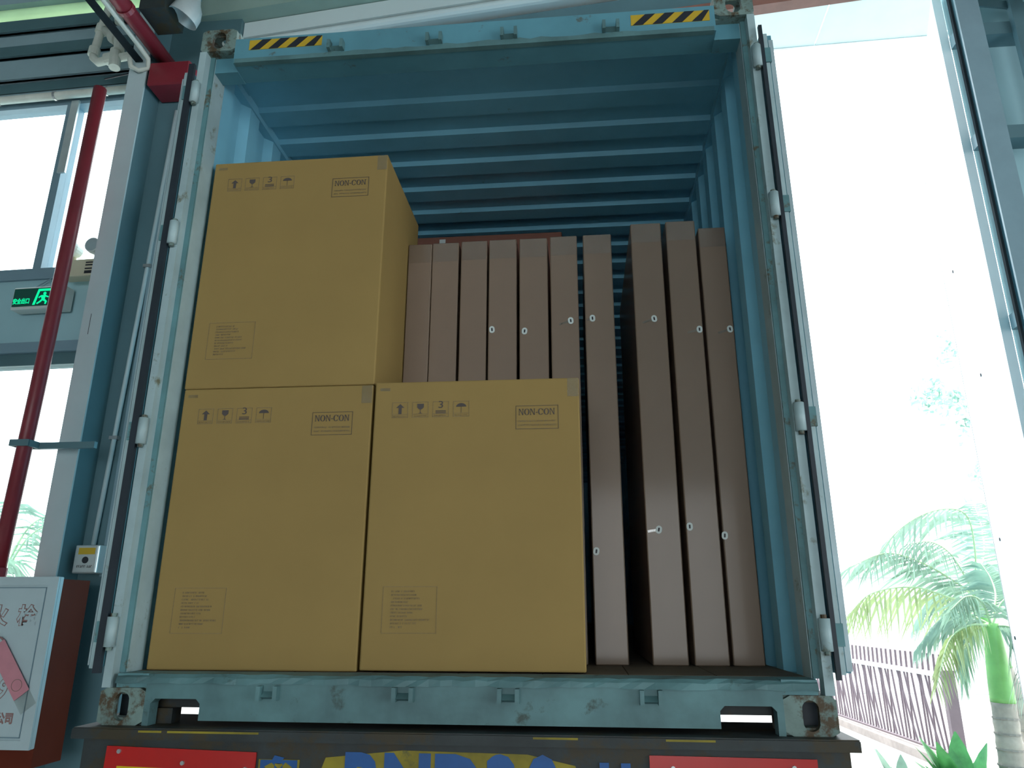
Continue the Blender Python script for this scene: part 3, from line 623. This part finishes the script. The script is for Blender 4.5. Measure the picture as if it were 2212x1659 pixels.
# fire hydrant cabinet
HC = thing('hydrant_cabinet', 'white-fronted red fire hydrant cabinet with pink tape on the left column', 'cabinet', (-2.145, 0.958, -0.335))
bx('cabinet_body', REDC, HC, -0.70, 0.0, 0.03, 0.24, 0, 0.855, 0.004)
dr = B().box(-0.70, 0.004, 0.0, 0.03, 0.085, 0.865).bevel(0.004, 1).build('cabinet_door', CABW, HC)
b = B()
for x0, x1, z0, z1 in ((-0.70, 0.004, 0.825, 0.865), (-0.70, 0.004, 0.085, 0.125), (-0.045, 0.004, 0.125, 0.825), (-0.70, -0.651, 0.125, 0.825)): b.box(x0, x1, -0.010, 0.0, z0, z1)
b.build('door_frame', CABW, dr); b = B()
for x0, x1, z0, z1 in ((-0.64, -0.058, 0.811, 0.815), (-0.64, -0.058, 0.134, 0.138), (-0.061, -0.057, 0.134, 0.815)): b.box(x0, x1, -0.003, 0.0, z0, z1)
b.build('trim_line', WALLD, dr)
for ch, x, z, sz in (('消', -0.50, 0.675, 0.10), ('火', -0.285, 0.675, 0.10), ('栓', -0.135, 0.675, 0.10)):
    o = text('door_character', ch, sz, OUTL, dr, x, -0.0009, z, off=0.0055); text('character_fill', ch, sz, CABW, o, x, -0.0019, z, off=0.0015)
o = text('door_number', '119', 0.11, OUTL, dr, -0.23, -0.0009, 0.345, off=0.006, sx=0.8); text('number_fill', '119', 0.11, CABW, o, -0.23, -0.0019, 0.345, off=0.002, sx=0.8)
text('company_line', '消防有限公司', 0.052, OUTL, dr, -0.24, -0.0009, 0.215, off=0.002, sx=0.85)
M = Matrix.Translation((-0.155, -0.0125, 0.42)) @ Matrix.Rotation(math.radians(52), 4, 'Y')
pt = B().box(-0.16, 0.125, -0.001, 0.001, -0.042, 0.042, M).build('pink_tape', PINK, dr, label='pink paper tape stuck across the door')
B().box(0.125, 0.20, -0.001, 0.001, -0.042, 0.042, M).build('clear_tape_end', TAPE, pt)
b = B(); o = [tuple(M @ Vector((0.07 + 0.028 * math.cos(a * 0.3927), -0.002, 0.028 * math.sin(a * 0.3927)))) for a in range(16)]; i = [tuple(M @ Vector((0.07 + 0.025 * math.cos(a * 0.3927), -0.002, 0.025 * math.sin(a * 0.3927)))) for a in range(16)]
b.ring(o, i, (0, 0.0006, 0)); b.build('tape_seal', OUTL, pt)
bx('seal_sticker', REDF, dr, -0.345, -0.272, -0.003, -0.0005, 0.50, 0.555)
b = B().tube([(-0.26, -0.006, 0.58), (-0.24, -0.01, 0.578), (-0.22, -0.006, 0.56)], 0.005, 6); b.build('lock_pull', OUTL, dr)

# ================================================================== RIGHT SIDE
RC = thing('door_column', 'grey steel column at the right edge of the doorway', 'column', (2.83, 1.2, GZ))
bx('front_flange', JAMB, RC, -0.065, 0.065, 0, 0.014, 0, zt); bx('web', COLT, RC, -0.01, 0.0, 0.014, 0.12, 0, zt); bx('rear_flange', COLT, RC, -0.03, 0.065, 0.12, 0.134, 0, zt)
tag(B().box(2.726, 2.740, 1.195, 1.216, GZ, 5.2).build('door_track', TRACK), 'narrow dark steel door track left of the right column', 'track')

# gate, kerb
GT = thing('slanted_bar_gate', 'low gate of slanted dark bars across the yard', 'gate', (4.245, 9.80, GZ), 0)
gx = lambda y: -0.053 * y            # local y runs from -3.2 (near) to 2.6 (far)
def gtube(name, y0, z0, y1, z1, r, m=BAR): return B().tube([(gx(y0), y0, z0), (gx(y1), y1, z1)], r, 6).build(name, m, GT)
gtube('top_rail', -3.2, 0.94, 2.6, 0.94, 0.032, HOUSE); gtube('bottom_rail', -3.2, 0.13, 2.6, 0.13, 0.02)
gp = random.Random(3); y = -3.15
while y < 2.55:
    gtube('picket', y, 0.97, y - 0.02, 1.16, 0.014); y += 0.135
y = -3.15; k = 0
while y < 2.5:
    ln = (0.0, 0.10, 0.2, 0.30, -0.06, 0.05)[k % 6]; gtube('slanted_bar', y, 0.13, y + ln, 0.92, 0.0125); y += 0.088; k += 1
B().box(-0.06, 0.06, -0.04, 0.04, 0, 1.0).build('end_post', BAR, GT, loc=(gx(-3.28), -3.28, 0))
KB = B().prism([(4.12, 12.8, GZ - 0.004), (4.38, 12.8, GZ - 0.004), (4.52, 6.2, GZ - 0.004), (4.28, 6.2, GZ - 0.004)], (0, 0, 0.09)).build('trim_6', KERB); struct(KB, 'low kerb under the gate')

# palms
def spine(pts, n=14):
    P = [Vector(q) for q in pts]; P = [P[0] * 2 - P[1]] + P + [P[-1] * 2 - P[-2]]; out = []
    seg = len(P) - 3
    for k in range(n + 1):
        t = k / n * seg; i = min(int(t), seg - 1); u = t - i; a, b_, c, d = P[i:i + 4]
        out.append(0.5 * ((2 * b_) + (c - a) * u + (2 * a - 5 * b_ + 4 * c - d) * u * u + (3 * b_ - a - 3 * c + d) * u ** 3))
    return out
def frond(parent, pts, ll, m, rnd, n=30, droop=0.75, r=0.012):
    sp_ = spine(pts, n); o0 = parent.location
    sp_ = [q - o0 for q in sp_]
    st = B().tube(sp_, [r * (1 - 0.75 * k / n) for k in range(n + 1)], 6).build('frond', STALK, parent, smooth=True)
    b = B()
    for k in range(3, n + 1):
        q = sp_[k]; t = (sp_[min(k + 1, n)] - sp_[k - 1]).normalized(); sd = t.cross(Vector((0, 0, 1)))
        sd = sd.normalized() if sd.length > 0.05 else Vector((1, 0, 0)); f = k / n
        L_ = ll * (0.45 + 1.1 * math.sin(math.pi * min(1, 0.12 + f * 0.82)) * 0.6) 
        for s in (-1, 1):
            for off in (0,):
                qq = q + (sp_[min(k + 1, n)] - q) * off
                d = (sd * s * (0.55 + rnd.uniform(-0.1, 0.1)) + t * (0.55 + rnd.uniform(-.1, .1)) + Vector((0, 0, -droop * rnd.uniform(0.7, 1.1)))).normalized()
                l_ = L_ * rnd.uniform(0.85, 1.1); wd = 0.009 + 0.009 * math.sin(math.pi * f)
                wv = d.cross(sd * s).normalized() * wd if d.cross(sd).length > 0.05 else t * wd
                m1 = qq + d * l_ * 0.4 + Vector((0, 0, 0.02)); e = qq + d * l_ + Vector((0, 0, -0.25 * l_ * droop))
                b.face([qq - wv * 0.4, m1 - wv, m1 + wv, qq + wv * 0.4]); b.face([m1 - wv, e, m1 + wv])
    b.build('leaflets', m, st)
def palm(name, label, base, top, r0, r1, shaft, fronds, ll, seed):
    t = thing(name, label, 'palm', base); rnd = random.Random(seed); h = Vector(top) - Vector(base); n = 40
    sh = int(n * shaft); P = [h * (k / n) for k in range(n + 1)]
    rad = [r0 + (r1 - r0) * k / n + (0.005 if k % 4 == 0 else 0) for k in range(n + 1)]
    if sh > 0: B().tube(P[:sh + 1], rad[:sh + 1], 14).build('trunk', TRUNK, t, smooth=True)
    for k in range(3, sh, 3): B().tube([P[k] - h * 0.004, P[k] + h * 0.004], rad[k] + 0.007, 14).build('trunk_ring', BARK, t)
    cs_ = [r1 * (1.12 - 0.45 * ((k - sh) / max(1, n - sh)) ** 2) for k in range(sh, n + 1)]
    B().tube(P[sh:], cs_, 14).build('crownshaft', SHAFT, t, smooth=True)
    for pts, m, dr_ in fronds: frond(t, pts, ll, m, rnd, droop=dr_)
    return t
palm('palm_tree', 'palm tree with a ringed trunk and green crownshaft beside the white door leaf', (3.77, 4.2, GZ), (3.82, 4.2, 0.28), 0.098, 0.082, 0.60, [
    ([(3.82, 4.2, 0.26), (3.59, 4.1, 0.26), (3.37, 4.0, 0.14), (3.18, 3.9, -0.18)], LEAFY, 0.8),
    ([(3.82, 4.2, 0.26), (3.67, 4.33, 0.36), (3.53, 4.47, 0.30), (3.36, 4.6, 0.06)], LEAF, 0.7),
    ([(3.82, 4.2, 0.26), (3.74, 4.13, 0.45), (3.6, 4.07, 0.49), (3.42, 4.0, 0.38)], LEAF, 0.6),
    ([(3.82, 4.2, 0.26), (3.94, 4.2, 0.45), (4.08, 4.2, 0.49), (4.3, 4.2, 0.3)], LEAF, 0.6),
    ([(3.82, 4.2, 0.26), (3.9, 4.05, 0.24), (3.86, 3.92, 0.06), (3.80, 3.85, -0.25)], LEAF, 0.8),
    ([(3.82, 4.2, 0.26), (3.80, 4.4, 0.30), (3.74, 4.55, 0.12), (3.70, 4.6, -0.2)], LEAF, 0.8),
    ([(3.82, 4.2, 0.26), (3.96, 4.33, 0.49), (4.02, 4.47, 0.65), (4.03, 4.6, 0.78)], LEAF, 0.4)], 0.30, 11)
palm('palm_tree', 'taller palm tree behind, with long arching fronds reaching left', (4.80, 5.6, GZ), (4.40, 5.6, 0.56), 0.09, 0.07, 0.62, [
    ([(4.40, 5.6, 0.54), (4.3, 5.5, 0.71), (4.14, 5.4, 0.94), (3.93, 5.3, 1.04), (3.66, 5.2, 1.01)], LEAF, 0.9),
    ([(4.40, 5.6, 0.54), (4.21, 5.45, 0.63), (3.83, 5.3, 0.83), (3.43, 5.15, 0.92), (3.01, 5.0, 0.78)], LEAF, 0.5),
    ([(4.41, 5.6, 0.54), (4.44, 5.5, 0.96), (4.36, 5.4, 1.33), (4.01, 5.3, 1.35), (3.6, 5.2, 1.15), (3.24, 5.1, 0.79)], LEAF, 0.6),
    ([(4.40, 5.6, 0.54), (4.16, 5.45, 0.49), (3.71, 5.3, 0.6), (3.24, 5.15, 0.54), (2.93, 5.0, 0.33)], LEAFY, 1.0),
    ([(4.41, 5.6, 0.54), (4.67, 5.8, 0.94), (4.8, 6.0, 1.25), (4.87, 6.2, 1.53)], LEAF, 0.5),
    ([(4.41, 5.6, 0.54), (4.32, 5.87, 0.62), (4.24, 6.13, 0.52), (4.16, 6.4, 0.30)], LEAF, 0.8),
    ([(4.41, 5.6, 0.54), (4.66, 5.73, 0.7), (4.92, 5.87, 0.75), (5.15, 6.0, 0.61)], LEAF, 0.7)], 0.46, 12)
palm('palm_tree', 'palm seen through the lower left window', (-5.5, 4.6, GZ), (-5.5, 4.6, 0.5), 0.09, 0.07, 0.6, [
    ([(-5.5, 4.6, 0.5), (-5.5 + dx * 0.4, 4.6 + dy * 0.4, 0.5 + dz), (-5.5 + dx, 4.6 + dy, 0.5 + dz * 1.2), (-5.5 + dx * 1.5, 4.6 + dy * 1.5, 0.5 + dz * 0.5)], LEAF, 0.7)
    for dx, dy, dz in ((0.6, 0.1, 0.6), (-0.6, 0.2, 0.5), (0.2, 0.5, 0.7), (0.4, -0.4, 0.3), (-0.3, -0.4, 0.6), (0.7, 0.3, 0.1), (-0.1, 0.1, 0.8))], 0.42, 13)

# background trees, house, shrubs
def leaf_cloud(b, c, rad, n, sz, rnd):
    for _ in range(n):
        d = Vector((rnd.gauss(0, 1), rnd.gauss(0, 1), rnd.gauss(0, 1))).normalized() * (rnd.random() ** 0.45); q = Vector(c) + Vector((d.x * rad[0], d.y * rad[1], d.z * rad[2]))
        a = Vector((rnd.gauss(0, 1), rnd.gauss(0, 1), rnd.gauss(0, 1))).normalized() * sz * rnd.uniform(0.6, 1.2); e = a.orthogonal().normalized() * sz * 0.35
        b.face([q, q + a * 0.5 + e, q + a, q + a * 0.5 - e])
TT = thing('tree', 'tall thin tree bleached by daylight behind the palms', 'tree', (8.25, 13, GZ)); rnd = random.Random(5)
B().tube([(0, 0, 0), (0.05, 0, 2.5), (-0.05, 0.1, 5), (0.1, 0, 7.6)], [0.12, 0.1, 0.07, 0.02], 8).build('trunk', PALEBARK, TT, smooth=True)
b = B()
for c, r_, n_ in (((-0.35, 0, 6.0), (0.5, 0.6, 0.45), 260), ((0.3, 0.1, 5.6), (0.45, 0.5, 0.7), 260), ((0.1, 0, 7.0), (0.3, 0.4, 0.5), 110), ((0.4, 0, 4.3), (0.3, 0.4, 0.5), 110), ((-0.2, 0, 3.4), (0.5, 0.5, 0.5), 90)): leaf_cloud(b, c, r_, n_, 0.16, rnd)
b.build('foliage', TREEL, TT)
HS = thing('white_house', 'white house with a grey flat roof edge beyond the gate', 'house', (9.0, 18, GZ))
bx('house_wall', HOUSE, HS, -6, 12, 0, 5, 0, 2.45); bx('roof_edge', ROOFG, HS, -0.2, 12.3, -0.5, 5.3, 2.45, 2.72, label='grey flat roof edge'); bx('side_roof', ROOFG, HS, -2.2, -0.25, -0.4, 5.0, 2.45, 2.6)
bx('yard_wall', HOUSE, HS, -12, 6, -3.5, -3.35, 0, 1.9)
def shrub(name, label, loc, n, ln, seed, m=SHRUB):
    t = thing(name, label, 'shrub', loc, 0, 'low plants at the foot of the palms'); rnd = random.Random(seed)
    for k in range(n):
        a = rnd.uniform(0, 6.283); tl = rnd.uniform(0.3, 1.1); L_ = ln * rnd.uniform(0.7, 1.15); d = Vector((math.cos(a), math.sin(a), 0)); s = Vector((-math.sin(a), math.cos(a), 0)); wd = L_ * 0.13
        rows = []
        for q in range(6):
            f = q / 5; p0 = d * (L_ * f * math.sin(tl)) + Vector((0, 0, L_ * (f * math.cos(tl) - 0.35 * f * f * math.sin(tl)) + 0.03)); ww = s * wd * math.sin(math.pi * min(0.98, 0.1 + f * 0.88))
            rows.append([p0 - ww + Vector((0, 0, 0.25 * ww.length)), p0, p0 + ww + Vector((0, 0, 0.25 * ww.length))])
        B().sheet(rows).build('leaf', m, t, smooth=True)
shrub('broadleaf_plant', 'dark green broad-leaved plant at the foot of the palm', (3.46, 4.35, GZ), 34, 0.68, 21)
shrub('broadleaf_plant', 'pale green leafy plant left of the dark broad-leaved one', (3.12, 4.7, GZ), 24, 0.50, 22, LEAF)
shrub('broadleaf_plant', 'low bright green plant in front, between the palm and the gate post', (3.30, 3.95, GZ), 20, 0.42, 24, LEAF)
shrub('broadleaf_plant', 'yellow-green leafy plant right of the palm trunk', (4.14, 4.3, GZ), 30, 0.66, 23, LEAFY)
